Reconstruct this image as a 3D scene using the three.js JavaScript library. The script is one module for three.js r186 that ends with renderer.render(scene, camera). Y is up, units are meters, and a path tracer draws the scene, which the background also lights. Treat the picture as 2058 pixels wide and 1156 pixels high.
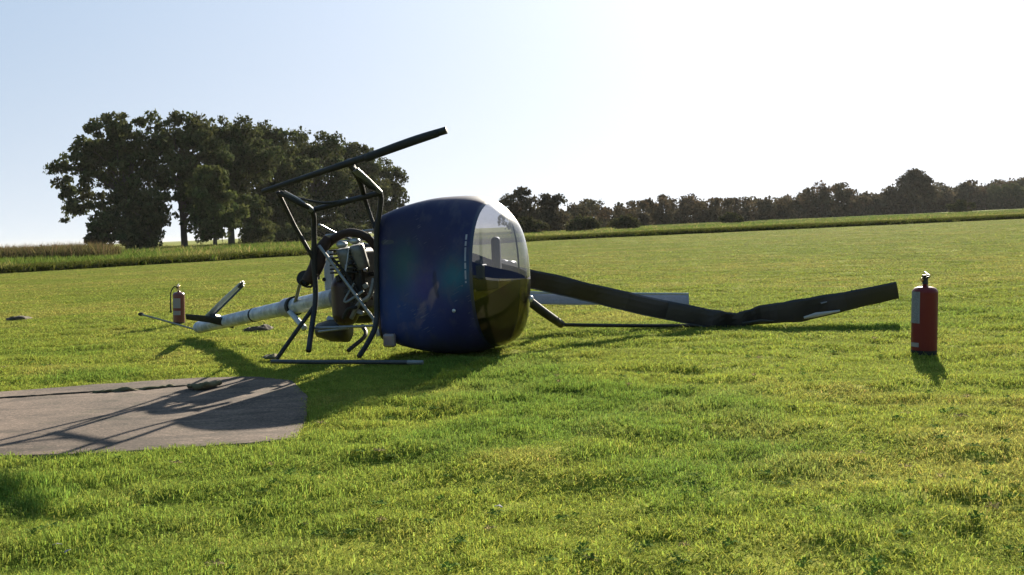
import * as THREE from 'three';
import { mergeGeometries, mergeVertices } from 'three/addons/utils/BufferGeometryUtils.js';
import { RoundedBoxGeometry } from 'three/addons/geometries/RoundedBoxGeometry.js';

// ------------------------------------------------------------------ camera, sky, sun, exposure
const scene = new THREE.Scene();
const camera = new THREE.PerspectiveCamera(28.21, 1024 / 575, 0.1, 9000);
camera.position.set(0, 1.2, 0);
camera.rotation.order = 'YXZ';
camera.rotation.set(THREE.MathUtils.degToRad(-3.04), 0, THREE.MathUtils.degToRad(-2.45));

const SUN_AZ = THREE.MathUtils.degToRad(18), SUN_EL = THREE.MathUtils.degToRad(21.3);
const sunDir = new THREE.Vector3(Math.sin(SUN_AZ) * Math.cos(SUN_EL), Math.sin(SUN_EL), -Math.cos(SUN_AZ) * Math.cos(SUN_EL));
{
  const W = 512, H = 256, data = new Float32Array(W * H * 4), d = new THREE.Vector3();
  for (let j = 0; j < H; j++) for (let i = 0; i < W; i++) {
    const lat = ((j + 0.5) / H - 0.5) * Math.PI, lon = ((i + 0.5) / W - 0.5) * 2 * Math.PI;
    d.set(Math.cos(lat) * Math.cos(lon), Math.sin(lat), Math.cos(lat) * Math.sin(lon));
    const h = Math.max(0, d.y), g = Math.acos(Math.min(1, Math.max(-1, d.dot(sunDir)))) * 180 / Math.PI;
    const hz = Math.exp(-h * 6.5);                       // pale air low down
    const wide = Math.exp(-g / 34), near = Math.exp(-g / 12);   // forward scattering round the sun
    const zen = [0.055, 0.175, 0.33], hor = [0.38, 0.44, 0.49];
    for (let k = 0; k < 3; k++) {
      let v = zen[k] * (1 - hz) + hor[k] * hz;
      v += wide * [0.56, 0.515, 0.50][k] + near * [0.48, 0.40, 0.36][k];
      data[(j * W + i) * 4 + k] = v * 0.5;
    }
    data[(j * W + i) * 4 + 3] = 1;
  }
  const t = new THREE.DataTexture(data, W, H, THREE.RGBAFormat, THREE.FloatType);
  t.mapping = THREE.EquirectangularReflectionMapping;
  t.magFilter = t.minFilter = THREE.LinearFilter; t.needsUpdate = true;
  scene.background = t; scene.environment = t;
}
scene.fog = new THREE.FogExp2(0xe6e2da, 0.00009);
const sun = new THREE.DirectionalLight(new THREE.Color(1.0, 0.91, 0.74), 5);
sun.position.copy(sunDir).multiplyScalar(60); sun.castShadow = true;
sun.shadow.mapSize.set(4096, 4096);
Object.assign(sun.shadow.camera, { left: -30, right: 30, top: 30, bottom: -30, near: 1, far: 150 });
sun.shadow.radius = 1;
scene.add(sun); scene.add(sun.target);

const renderer = new THREE.WebGLRenderer({ antialias: true });
renderer.setSize(1024, 575);
renderer.toneMapping = THREE.LinearToneMapping;
renderer.toneMappingExposure = 3.1;
renderer.shadowMap.enabled = true;

// ------------------------------------------------------------------ helpers
let seed = 12345;
const rnd = () => { seed |= 0; seed = seed + 0x6D2B79F5 | 0; let t = Math.imul(seed ^ seed >>> 15, 1 | seed); t = t + Math.imul(t ^ t >>> 7, 61 | t) ^ t; return ((t ^ t >>> 14) >>> 0) / 4294967296; };
const rr = (a, b) => a + (b - a) * rnd();
const V = (a) => new THREE.Vector3(a[0], a[1], a[2]);
const lerp = (a, b, t) => a + (b - a) * t;
const clamp = (x, a = 0, b = 1) => Math.min(b, Math.max(a, x));
const smooth = (a, b, x) => { const t = clamp((x - a) / (b - a)); return t * t * (3 - 2 * t); };
function hash(x, y, s = 0) { let h = Math.imul(x, 374761393) + Math.imul(y, 668265263) + Math.imul(s, 974634377); h = Math.imul(h ^ h >>> 13, 1274126177); return ((h ^ h >>> 16) >>> 0) / 4294967296; }
function noise(x, y, s = 0, wrap = 0) {                  // value noise 0..1
  const xi = Math.floor(x), yi = Math.floor(y), fx = x - xi, fy = y - yi, u = fx * fx * (3 - 2 * fx), v = fy * fy * (3 - 2 * fy);
  const w = wrap ? (a) => ((a % wrap) + wrap) % wrap : (a) => a;
  return lerp(lerp(hash(w(xi), w(yi), s), hash(w(xi + 1), w(yi), s), u), lerp(hash(w(xi), w(yi + 1), s), hash(w(xi + 1), w(yi + 1), s), u), v);
}
const fbm = (x, y, s = 0, o = 3) => { let a = 0, k = 0.5, f = 1, n = 0; for (let i = 0; i < o; i++) { a += k * noise(x * f, y * f, s + i); n += k; k *= 0.5; f *= 2.1; } return a / n; };

const used = {};
function numbered(name) { const n = used[name] || 0; used[name] = n + 1; return n ? name + '_' + String(n).padStart(3, '0') : name; }
function tag(o, label, category, group, kind) {
  if (label) o.userData.label = label;
  if (category) o.userData.category = category;
  if (group) o.userData.group = group;
  if (kind) o.userData.kind = kind;
  return o;
}
function mesh(name, geo, mat, parent = scene) {
  const g = Array.isArray(geo) ? (geo.length > 1 ? mergeGeometries(geo.map(norm)) : geo[0]) : geo;
  const m = new THREE.Mesh(g, mat);
  m.name = parent === scene ? numbered(name) : name;
  m.castShadow = m.receiveShadow = true; parent.add(m); return m;
}
function norm(g) {                                        // same attributes everywhere, no index
  g = g.index ? g.toNonIndexed() : g;
  for (const k of Object.keys(g.attributes)) if (!['position', 'normal', 'uv'].includes(k)) g.deleteAttribute(k);
  if (!g.attributes.uv) g.setAttribute('uv', new THREE.BufferAttribute(new Float32Array(g.attributes.position.count * 2), 2));
  return g;
}
function thing(name, label, category, pos = [0, 0, 0], group) {
  const g = new THREE.Group(); g.name = numbered(name); g.position.set(...pos); scene.add(g);
  return tag(g, label, category, group);
}
// round bar through points; radii interpolated along the bar; bend = curved or straight between points
function tube(pts, r, { radial = 10, straight = false, seg = 0, flat = 1, closed = true } = {}) {
  const P = pts.map(V);
  let samples = [];
  if (straight || P.length === 2) {
    for (let i = 0; i < P.length - 1; i++) {
      const n = 4;
      for (let k = 0; k < n; k++) samples.push(P[i].clone().lerp(P[i + 1], k / n));
    }
    samples.push(P[P.length - 1].clone());
  } else {
    const c = new THREE.CatmullRomCurve3(P, false, 'centripetal');
    const n = seg || P.length * 7;
    samples = c.getSpacedPoints(n);
  }
  const R = Array.isArray(r) ? r : [r, r], N = samples.length;
  const rad = (t) => { const x = t * (R.length - 1), i = Math.min(R.length - 2, Math.floor(x)); return lerp(R[i], R[i + 1], x - i); };
  const pos = [], uv = [], idx = [];
  let T = samples[1].clone().sub(samples[0]).normalize();
  let nrm = Math.abs(T.y) < 0.9 ? new THREE.Vector3(0, 1, 0) : new THREE.Vector3(1, 0, 0);
  nrm.addScaledVector(T, -nrm.dot(T)).normalize();
  let len = 0;
  for (let i = 0; i < N; i++) {
    const a = samples[Math.max(0, i - 1)], b = samples[Math.min(N - 1, i + 1)];
    T = b.clone().sub(a).normalize();
    nrm.addScaledVector(T, -nrm.dot(T)).normalize();
    const bin = T.clone().cross(nrm), q = rad(i / (N - 1));
    if (i) len += samples[i].distanceTo(samples[i - 1]);
    for (let k = 0; k <= radial; k++) {
      const an = k / radial * Math.PI * 2, c = Math.cos(an) * q, s = Math.sin(an) * q * flat;
      pos.push(samples[i].x + nrm.x * c + bin.x * s, samples[i].y + nrm.y * c + bin.y * s, samples[i].z + nrm.z * c + bin.z * s);
      uv.push(k / radial * 6.28 * q, len);
    }
  }
  for (let i = 0; i < N - 1; i++) for (let k = 0; k < radial; k++) {
    const a = i * (radial + 1) + k, b = a + radial + 1;
    idx.push(a, a + 1, b, b, a + 1, b + 1);
  }
  if (closed) for (const e of [0, N - 1]) {
    const c = pos.length / 3, s0 = samples[e]; pos.push(s0.x, s0.y, s0.z); uv.push(0, 0);
    for (let k = 0; k < radial; k++) { const a = e * (radial + 1) + k; e ? idx.push(a, a + 1, c) : idx.push(a + 1, a, c); }
  }
  let g = new THREE.BufferGeometry();
  g.setAttribute('position', new THREE.Float32BufferAttribute(pos, 3));
  g.setAttribute('uv', new THREE.Float32BufferAttribute(uv, 2));
  g.setIndex(idx); g.computeVertexNormals();
  return g;
}
// lens-shaped blade lofted along points: chord directions, chord widths, thickness
function slab(pts, chords, widths, thick) {
  const pos = [], idx = [], K = 10, N = pts.length, uv = [];
  for (let i = 0; i < N; i++) {
    const T = V(pts[Math.min(N - 1, i + 1)]).sub(V(pts[Math.max(0, i - 1)])).normalize();
    const c = V(chords[i]); c.addScaledVector(T, -c.dot(T)).normalize();
    const n = T.clone().cross(c), p = V(pts[i]), th = Array.isArray(thick) ? thick[i] : thick;
    for (let k = 0; k < K; k++) {
      const a = k / K * Math.PI * 2, x = Math.cos(a) * widths[i] / 2, y = Math.sign(Math.sin(a)) * Math.pow(Math.abs(Math.sin(a)), 0.7) * th / 2 * (1 + 0.35 * Math.cos(a));
      pos.push(p.x + c.x * x + n.x * y, p.y + c.y * x + n.y * y, p.z + c.z * x + n.z * y); uv.push(i, k / K);
    }
  }
  for (let i = 0; i < N - 1; i++) for (let k = 0; k < K; k++) { const a = i * K + k, b = i * K + (k + 1) % K; idx.push(a, b, a + K, a + K, b, b + K); }
  for (const e of [0, N - 1]) for (let k = 1; k < K - 1; k++) e ? idx.push(e * K, e * K + k, e * K + k + 1) : idx.push(0, k + 1, k);
  const g = new THREE.BufferGeometry();
  g.setAttribute('position', new THREE.Float32BufferAttribute(pos, 3)); g.setAttribute('uv', new THREE.Float32BufferAttribute(uv, 2));
  g.setIndex(idx); const f = g.toNonIndexed(); f.computeVertexNormals();
  return f;
}
function boxAt(w, h, d, p, r = 0.01, rot) { const g = new RoundedBoxGeometry(w, h, d, 2, Math.min(r, w / 2.1, h / 2.1, d / 2.1)); if (rot) { g.rotateX(rot[0]); g.rotateY(rot[1]); g.rotateZ(rot[2]); } g.translate(...p); return g; }
function ball(p, r, sx = 1, sy = 1, sz = 1) { const g = new THREE.SphereGeometry(r, 16, 12); g.scale(sx, sy, sz); g.translate(...p); return g; }
function dataTex(w, h, fn, srgb = true) {
  const a = new Uint8Array(w * h * 4), o = [0, 0, 0];
  for (let j = 0; j < h; j++) for (let i = 0; i < w; i++) { fn(i, j, o); for (let k = 0; k < 3; k++) { const c = clamp(o[k]); a[(j * w + i) * 4 + k] = 255 * (srgb ? Math.pow(c, 1 / 2.2) : c); } a[(j * w + i) * 4 + 3] = 255; }
  const t = new THREE.DataTexture(a, w, h); t.wrapS = t.wrapT = THREE.RepeatWrapping; t.magFilter = THREE.LinearFilter; t.minFilter = THREE.LinearMipmapLinearFilter;
  if (srgb) t.colorSpace = THREE.SRGBColorSpace; t.needsUpdate = true; return t;
}
const lin = (r, g, b) => new THREE.Color().setRGB(r, g, b);
const std = (r, g, b, rough, metal = 0, extra = {}) => new THREE.MeshPhysicalMaterial({ color: lin(r, g, b), roughness: rough, metalness: metal, ...extra });

// ------------------------------------------------------------------ materials
const wearTex = dataTex(256, 256, (i, j, o) => { const v = 0.75 + 0.35 * (noise(i / 16, j / 16, 3, 16) * 0.5 + noise(i / 5, j / 5, 4, 51) * 0.5); o[0] = v; o[1] = v * 0.99; o[2] = v * 0.97; });
wearTex.repeat.set(2, 2);
const boomTex = dataTex(256, 1024, (i, j, o) => {         // chipped white paint with faded blue and grime; one tile is 1 m along the boom
  const d = smooth(0.42, 0.72, fbm(i / 22, j / 88, 131, 4)), bl = smooth(0.62, 0.70, fbm(i / 30, j / 120, 135, 3)), v = 0.8 + 0.3 * noise(i / 5, j / 20, 137);
  o[0] = lerp(lerp(0.40, 0.26, d), 0.16, bl * 0.6) * v; o[1] = lerp(lerp(0.425, 0.27, d), 0.21, bl * 0.6) * v; o[2] = lerp(lerp(0.46, 0.28, d), 0.28, bl * 0.6) * v;
});
const roughTex = dataTex(256, 256, (i, j, o) => { const v = 0.55 + 0.45 * fbm(i / 20, j / 20, 8, 3); o[0] = o[1] = o[2] = v; }, false);
const M = {
  blackPaint: std(0.0075, 0.0065, 0.006, 0.75, 0, { map: wearTex, roughnessMap: roughTex }),
  blackRubber: std(0.012, 0.011, 0.010, 0.85),
  steel: std(0.22, 0.225, 0.23, 0.45, 0.6, { map: wearTex, roughnessMap: roughTex }),
  teal: std(0.012, 0.03, 0.045, 0.5), scrap: std(0.16, 0.15, 0.14, 0.7),
  darkSteel: std(0.07, 0.068, 0.066, 0.5, 0.5, { map: wearTex }),
  paleSteel: std(0.5, 0.5, 0.5, 0.35, 0.4, { map: wearTex }),
  white: std(0.36, 0.385, 0.42, 0.55, 0, { map: wearTex, specularIntensity: 0.6 }),
  boomPaint: new THREE.MeshPhysicalMaterial({ map: boomTex, roughness: 0.5, roughnessMap: roughTex }),
  blueWhite: std(0.36, 0.42, 0.48, 0.35, 0, { map: wearTex }),
  darkBlade: std(0.016, 0.011, 0.013, 0.6, 0, { map: wearTex, roughnessMap: roughTex }),
  greyBlade: std(0.22, 0.23, 0.29, 0.5, 0, { map: wearTex }),
  tornSkin: std(0.45, 0.42, 0.42, 0.55, 0, { map: wearTex }),
  engine: std(0.022, 0.019, 0.017, 0.6, 0.3, { map: wearTex, roughnessMap: roughTex }),
  castAlu: std(0.2, 0.2, 0.19, 0.5, 0.5, { map: wearTex }),
  rust: std(0.035, 0.016, 0.010, 0.75, 0.2, { map: wearTex }),
  tank: std(0.03, 0.008, 0.007, 0.4, 0, { map: wearTex }),
  fire: std(0.012, 0.009, 0.008, 0.7),
  seat: std(0.04, 0.035, 0.02, 0.8),
  panel: std(0.018, 0.018, 0.02, 0.6),
  red: std(0.125, 0.006, 0.004, 0.55, 0, { clearcoat: 0.12, clearcoatRoughness: 0.2, specularIntensity: 0.5 }),
  redDark: std(0.12, 0.009, 0.007, 0.4, 0, { clearcoat: 0.4, clearcoatRoughness: 0.25 }),
  brass: std(0.55, 0.38, 0.16, 0.35, 0.9),
  paper: std(0.3, 0.34, 0.4, 0.6), paperGrey: std(0.2, 0.18, 0.18, 0.6),
  glass: new THREE.MeshPhysicalMaterial({ color: lin(0.60, 0.61, 0.66), roughness: 0.26, metalness: 0, transmission: 1, thickness: 0, ior: 1.5 }),
  lampGlass: std(0.2, 0.15, 0.15, 0.2, 0, { clearcoat: 1 }),
  bark: std(0.075, 0.06, 0.045, 0.95, 0),
  dryTurf: std(0.11, 0.09, 0.04, 1), soil: std(0.05, 0.034, 0.018, 0.95, 0),
};
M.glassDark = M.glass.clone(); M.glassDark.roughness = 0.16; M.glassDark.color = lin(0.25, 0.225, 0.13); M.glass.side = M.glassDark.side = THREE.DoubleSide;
const foliage = (r, g, b, tr = 0.3) => new THREE.MeshPhysicalMaterial({ color: lin(r, g, b), vertexColors: true, roughness: 0.9, transmission: tr, thickness: 0, side: THREE.DoubleSide, specularIntensity: 0.04, ior: 1.3 });

// ------------------------------------------------------------------ ground
// slab of the concrete pad, as (x, z) along its edge
const padFar = [[-14, -9.35], [-4.914, -9.470], [-4.346, -9.589], [-3.622, -9.790], [-2.771, -9.969], [-2.223, -9.857], [-1.873, -9.488]];
const padNear = [[-1.583, -8.558], [-1.387, -7.400], [-1.340, -6.772], [-1.580, -6.654], [-1.860, -6.610], [-2.432, -6.587], [-3.007, -6.580], [-3.427, -6.555], [-14, -6.55]];
const pad = padFar.concat(padNear);
function padDist(x, z) {                                   // signed distance, negative inside the pad
  let d = 1e9, inside = false;
  for (let i = 0, j = pad.length - 1; i < pad.length; j = i++) {
    const [ax, az] = pad[i], [bx, bz] = pad[j], ex = bx - ax, ez = bz - az, t = clamp(((x - ax) * ex + (z - az) * ez) / (ex * ex + ez * ez));
    d = Math.min(d, Math.hypot(x - ax - ex * t, z - az - ez * t));
    if ((az > z) !== (bz > z) && x < (bx - ax) * (z - az) / (bz - az) + ax) inside = !inside;
  }
  return inside ? -d : d;
}
// far edge of the mown lawn: z as a function of x
const edgePts = [[-300, -10], [-60, -34], [-24.6, -55], [-12.9, -69], [2.8, -90], [43.8, -99], [160, -112], [800, -160]];
function lawnEdge(x) { for (let i = 0; i < edgePts.length - 1; i++) { const [a, za] = edgePts[i], [b, zb] = edgePts[i + 1]; if (x <= b) return lerp(za, zb, clamp((x - a) / (b - a))); } return -160; }
function gh(x, z) {
  const r = Math.hypot(x, z);
  let h = (fbm(x * 1.5, z * 1.9, 11, 3) - 0.5) * 0.085 + (noise(x * 3.6, z * 5, 15) - 0.5) * 0.05;
  h *= 1 - smooth(9, 24, r) * 0.5;
  if (r < 25) { const p = padDist(x, z); h = p < 0 ? -0.05 : lerp(-0.01, h, smooth(0, 0.5, p)); }
  if (z < -8 && z > -16 && x > -5 && x < 5) h = Math.min(h, 0.012);
  return h - 0.01;
}
const grassTex = dataTex(1024, 1024, (i, j, o) => {
  const a = noise(i / 4, j / 4, 21, 256), b = noise(i / 13, j / 13, 22, 78.77 | 0), c = noise(i / 64, j / 64, 23, 16), f = hash(i, j, 5);
  const dry = clamp(0.55 * b + 0.5 * c - 0.15), v = 0.62 + 0.5 * a + 0.25 * (f - 0.5);
  o[0] = lerp(0.20, 0.27, dry) * v; o[1] = lerp(0.238, 0.27, dry) * v; o[2] = lerp(0.018, 0.034, dry) * v;
});
{
  const radii = [0.4]; while (radii[radii.length - 1] < 7000) radii.push(radii[radii.length - 1] * 1.02);
  const ang = []; const w = Math.PI / 4;
  for (let i = 0; i < 220; i++) ang.push(-w + 2 * w * i / 220);
  for (let i = 0; i <= 60; i++) ang.push(w + (2 * Math.PI - 2 * w) * i / 60);
  const pos = [0, 0, 0], uv = [0, 0], col = [1, 1, 1], idx = [], n = ang.length;
  for (const r of radii) for (const a of ang) {
    const x = Math.sin(a) * r, z = -Math.cos(a) * r;
    pos.push(x, gh(x, z), z); uv.push(x / 5.3, z / 5.3);
    const big = fbm(x / 9, z / 9, 31, 3), e = lawnEdge(x) - z, rough = smooth(-1, 2, e);
    let c = [lerp(0.86, 1.14, big), lerp(0.9, 1.08, big), lerp(0.85, 1.1, big)];
    const m = fbm(x / 30, z / 22, 37, 3);
    c = [lerp(c[0], lerp(0.55, 0.95, m), rough), lerp(c[1], lerp(0.62, 0.85, m), rough), lerp(c[2], 0.9, rough)];
    col.push(...c);
  }
  for (let k = 0; k < n - 1; k++) idx.push(0, 1 + k, 2 + k);
  for (let i = 0; i < radii.length - 1; i++) for (let k = 0; k < n - 1; k++) { const a = 1 + i * n + k, b = a + n; idx.push(a, b, a + 1, a + 1, b, b + 1); }
  const g = new THREE.BufferGeometry();
  g.setAttribute('position', new THREE.Float32BufferAttribute(pos, 3)); g.setAttribute('uv', new THREE.Float32BufferAttribute(uv, 2)); g.setAttribute('color', new THREE.Float32BufferAttribute(col, 3));
  g.setIndex(idx); g.computeVertexNormals();
  const nn = g.attributes.normal; if (nn.getY(5000) < 0) { const ix = g.index.array; for (let i = 0; i < ix.length; i += 3) { const t = ix[i]; ix[i] = ix[i + 1]; ix[i + 1] = t; } g.computeVertexNormals(); }
  const m = mesh('ground', g, new THREE.MeshPhysicalMaterial({ map: grassTex, vertexColors: true, roughness: 1, specularIntensity: 0.05, bumpMap: grassTex, bumpScale: 0.03 }));
  tag(m, 'wide flat airfield lawn of mown grass reaching the horizon', 'ground', null, 'structure');
}
// concrete pad
const concreteTex = dataTex(1024, 1024, (i, j, o) => {      // one tile is 4 m
  const a = fbm(i / 120, j / 120, 41, 4), f = hash(i, j, 6), s = noise(i / 2.5, j / 2.5, 44), st = smooth(0.5, 0.7, fbm(i / 150, j / 45, 47, 4)), sp = smooth(0.66, 0.74, noise(i / 5, j / 5, 48)) ;
  const cr = Math.abs(fbm(i / 70, j / 70, 49, 4) - 0.5), crack = smooth(0.007, 0.002, cr) * smooth(0.45, 0.6, fbm(i / 200, j / 200, 50, 2));
  const moss = smooth(0.6, 0.75, fbm(i / 60 + 9, j / 30, 53, 4));
  let v = (0.35 + 1.0 * a + 0.6 * (f - 0.5) + 0.6 * (s - 0.5)) * (1 - 0.38 * st) * (1 - 0.6 * crack) * (1 + 0.35 * sp);
  o[0] = 0.122 * v; o[1] = lerp(0.085, 0.081, moss) * v; o[2] = lerp(0.062, 0.045, moss) * v;
  if (moss > 0) { o[0] *= 1 - 0.25 * moss; o[1] *= 1 - 0.18 * moss; }
});
{
  const sh = new THREE.Shape();
  const jag = [];
  for (let i = 0; i < pad.length; i++) { const a = pad[i], b = pad[(i + 1) % pad.length], n = Math.max(1, Math.round(Math.hypot(b[0] - a[0], b[1] - a[1]) / 0.12)); for (let k = 0; k < n; k++) { const t = k / n; const q = (a[0] > -13 ? (fbm(lerp(a[0], b[0], t) * 5, lerp(a[1], b[1], t) * 5, 77) - 0.5) * 0.09 : 0); jag.push([lerp(a[0], b[0], t), lerp(a[1], b[1], t) + q]); } }
  jag.forEach(([x, z], i) => i ? sh.lineTo(x, -z) : sh.moveTo(x, -z));
  const g = new THREE.ExtrudeGeometry(sh, { depth: 0.12, bevelEnabled: true, bevelSize: 0.012, bevelThickness: 0.01, bevelSegments: 1 });
  g.rotateX(-Math.PI / 2); g.translate(0, -0.13, 0);
  const p = g.attributes.position, u = g.attributes.uv; for (let i = 0; i < p.count; i++) u.setXY(i, p.getX(i) / 4, p.getZ(i) / 4);
  const path = tag(mesh('concrete_path', g, new THREE.MeshPhysicalMaterial({ map: concreteTex, bumpMap: concreteTex, bumpScale: 0.012, roughness: 1, specularIntensity: 0.35 })), 'worn grey concrete strip ending in the lawn beside the helicopter', 'concrete path', null, 'structure');
  const joint = (pts, w) => { const q = pts.map(([x, z], i) => [lerp(pts[0][0], pts[pts.length - 1][0], i / (pts.length - 1)), 0.0055, lerp(pts[0][1], pts[pts.length - 1][1], i / (pts.length - 1)) + (noise(i * 1.7, 3, 161) - 0.5) * 0.03]); mesh('expansion_joint', tube(q, q.map(() => w * rr(0.5, 1.3)), { radial: 6, flat: 1, straight: true }).scale(1, 0.35, 1).translate(0, 0.0035, 0), M.soil, path); };
  const line = (a, b, n) => Array.from({ length: n }, (_, i) => [lerp(a[0], b[0], i / (n - 1)), lerp(a[1], b[1], i / (n - 1))]);
  joint(line([-4.583, -9.053], [-2.721, -9.421], 40), 0.016);
}

// ------------------------------------------------------------------ grass
function blades(n, spread, h0, h1, w, lean) {
  const pos = [], nor = [], col = [];
  for (let i = 0; i < n; i++) {
    const r = spread * Math.sqrt(rnd()), a = rnd() * 6.283, x = Math.cos(a) * r, z = Math.sin(a) * r, h = rr(h0, h1), b = rnd() * 6.283, l = h * rr(0.1, lean), q = rnd() * 6.283;
    const wx = Math.cos(q) * w * rr(0.6, 1.1) / 2, wz = Math.sin(q) * w * rr(0.6, 1.1) / 2;
    const lx = Math.cos(b) * l, lz = Math.sin(b) * l;
    const A = [x - wx, -0.012, z - wz], B = [x + wx, -0.012, z + wz], C = [x - wx * 0.8 + lx * 0.35, h * 0.62, z - wz * 0.8 + lz * 0.35], D = [x + wx * 0.8 + lx * 0.35, h * 0.62, z + wz * 0.8 + lz * 0.35], E = [x + lx, h * (1 - 0.25 * lean * rnd()), z + lz];
    const tint = rr(0.75, 1.25), dry = rnd() < 0.12 ? 1 : 0;
    const c = [tint * (dry ? 1.5 : rr(0.85, 1.15)), tint * (dry ? 1.12 : 1), tint * (dry ? 1.7 : 1)];
    for (const P of [A, B, C, C, B, D, C, D, E]) { pos.push(...P); col.push(...c); }
  }
  const g = new THREE.BufferGeometry();
  g.setAttribute('position', new THREE.Float32BufferAttribute(pos, 3)); g.setAttribute('color', new THREE.Float32BufferAttribute(col, 3));
  g.computeVertexNormals(); return g;
}
function scatter(name, geo, mat, places, label, category) {       // places: [x, y, z, sx, sy, turn, color]
  const m = new THREE.InstancedMesh(geo, mat, places.length), o = new THREE.Object3D(), c = new THREE.Color();
  places.forEach((p, i) => { o.position.set(p[0], p[1], p[2]); o.scale.set(p[3], p[4], p[3]); o.rotation.set(0, p[5], 0); o.updateMatrix(); m.setMatrixAt(i, o.matrix); c.setRGB(...p[6]); m.setColorAt(i, c); });
  m.name = numbered(name); m.castShadow = m.receiveShadow = true; scene.add(m);
  return tag(m, label, category, null, 'stuff');
}
const bladeMat = foliage(1, 1, 1, 0.55);
function grassColor(x, z) {
  const big = fbm(x / 3.1, z / 3.1, 51, 3), mid = noise(x * 2.2, z * 2.2, 55), dry = smooth(0.42, 0.7, big * 0.6 + mid * 0.4 + 0.05 * (rnd() - 0.5));
  const v = rr(0.8, 1.2);
  const k = v * lerp(1.18, 1.1, smooth(7, 16, -z)); return [lerp(0.218, 0.285, dry) * k, lerp(0.256, 0.280, dry) * k, lerp(0.042, 0.062, dry) * k];
}
{
  const near = [], lush = [];
  const dens = (d) => d < 8 ? 620 : 620 * Math.pow(8 / d, 1.75);
  for (let d = 2.7; d < 100; ) {
    const step = d < 8 ? 0.35 : d * 0.045, wid = d * 1.2 + 1.0, n = Math.round(dens(d) * step * wid);
    for (let i = 0; i < n; i++) {
      const x = rr(-wid / 2, wid / 2), z = -(d + rnd() * step);
      if (z < lawnEdge(x) - 0.5) continue;
      if (d < 12) { const p = padDist(x, z); if (p < -0.01 && !(p > -0.42 && rnd() < 0.85 * smooth(-0.42, 0.02, p) * smooth(0.3, 0.6, noise(x * 3, z * 3, 69)))) continue; }
      const s = Math.max(1, d / 8);
      const lushness = smooth(0.52, 0.72, fbm(x / 1.3, z / 1.3, 61, 3)) * lerp(1, 0.25, smooth(7, 18, d)) + (x < -0.3 && d < 6.6 ? 0.55 * smooth(-0.1, -1.2, x) : 0);
      const c = grassColor(x, z);
      const hgt = rr(0.55, 1.0) * (1 + 0.6 * lushness) * lerp(0.45 + 0.8 * noise(x * 4.4, z * 5.2, 66), 0.8, 0.7 * smooth(10, 26, d)) * lerp(1, 0.8, smooth(10, 40, d));
      const k = 1 - 0.22 * Math.min(1, lushness);
      (near).push([x, gh(x, z), z, s * rr(0.85, 1.3), hgt, rnd() * 6.28, [c[0] * lerp(1, 0.62, Math.min(1, lushness)), c[1] * k, c[2] * k]]);
    }
    d += step;
  }
  scatter('mown_grass', blades(17, 0.07, 0.02, 0.06, 0.0052, 1.6), bladeMat, near, 'short mown yellow green grass covering the airfield', 'grass');
  // flat broad-leaved weeds among the grass
  const wp = [], wc = [];
  for (let i = 0; i < 9; i++) { const a = i * 0.7 + rr(-0.2, 0.2), l = rr(0.03, 0.06), w = l * 0.24, ca = Math.cos(a), sa = Math.sin(a), up = rr(0.012, 0.035), t = rr(0.8, 1.2);
    const B = [0, 0.008, 0], Lf = [ca * l * 0.55 - sa * w, up, sa * l * 0.55 + ca * w], Rt = [ca * l * 0.55 + sa * w, up, sa * l * 0.55 - ca * w], E = [ca * l, up * 0.7, sa * l];
    for (const P of [B, Lf, Rt, Lf, E, Rt]) { wp.push(...P); wc.push(t, t, t); } }
  const wg = new THREE.BufferGeometry(); wg.setAttribute('position', new THREE.Float32BufferAttribute(wp, 3)); wg.setAttribute('color', new THREE.Float32BufferAttribute(wc, 3)); wg.computeVertexNormals();
  const weeds = [];
  for (let i = 0; i < 520; i++) { const d = 3 + 9 * Math.pow(rnd(), 1.3), x = rr(-0.6, 0.6) * d, z = -d; if (fbm(x * 0.9, z * 0.9, 151, 3) < 0.47 + 0.12 * (rnd() - 0.5) || padDist(x, z) < 0.1) continue; const v = rr(0.8, 1.2), dead = rnd() < 0.14; weeds.push([x, gh(x, z) + 0.012, z, rr(0.45, 0.95), rr(0.6, 1.2), rnd() * 6.28, dead ? [0.34 * v, 0.28 * v, 0.13 * v] : [0.15 * v, 0.22 * v, 0.045 * v]]); }
  scatter('weeds', wg, bladeMat, weeds, 'small broad leaved weeds scattered through the foreground grass', 'weeds');
  // taller grass beyond the lawn
  const tall = [], reeds = [];
  for (let i = 0; i < 52000; i++) {
    const d = 40 * Math.pow(7.5, Math.pow(rnd(), 1.35)), x = rr(-0.52, 0.52) * d * 1.1, z = -d;
    const e = lawnEdge(x) - z; if (e < 0 || e > 140) continue;
    const left = smooth(0, -20, x);
    const m = fbm(x / 8, z / 8, 71), s = Math.max(1, d / 60) * rr(0.8, 1.5);
    const lowEdge = smooth(0, 3, e);
    const h = rr(0.55, 1.1) * lerp(0.6, 1.0, left) * lerp(0.5, 1.5, m) * lerp(0.7, 1, lowEdge);
    const v = rr(0.75, 1.15);
    const c = (fbm(x / 14, z / 10, 75) < 0.5 ? [0.085, 0.13, 0.02] : [0.15, 0.16, 0.04]).map(k => k * lerp(1.35, 1, left));
    tall.push([x, gh(x, z) , z, s, h, rnd() * 6.28, c.map(k => k * v)]);
  }
  for (let i = 0; i < 15000; i++) {                        // uncut fringe right along the mown edge
    const x = -46 + 130 * Math.pow(rnd(), 0.9), z = lawnEdge(x) - rr(0, 1.6), v = rr(0.6, 1.0);
    tall.push([x, gh(x, z), z, rr(0.9, 1.5), rr(0.3, 0.6) + 0.25 * fbm(x / 5, z / 5, 73), rnd() * 6.28, [0.07 * v, 0.085 * v, 0.015 * v]]);
  }
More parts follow.
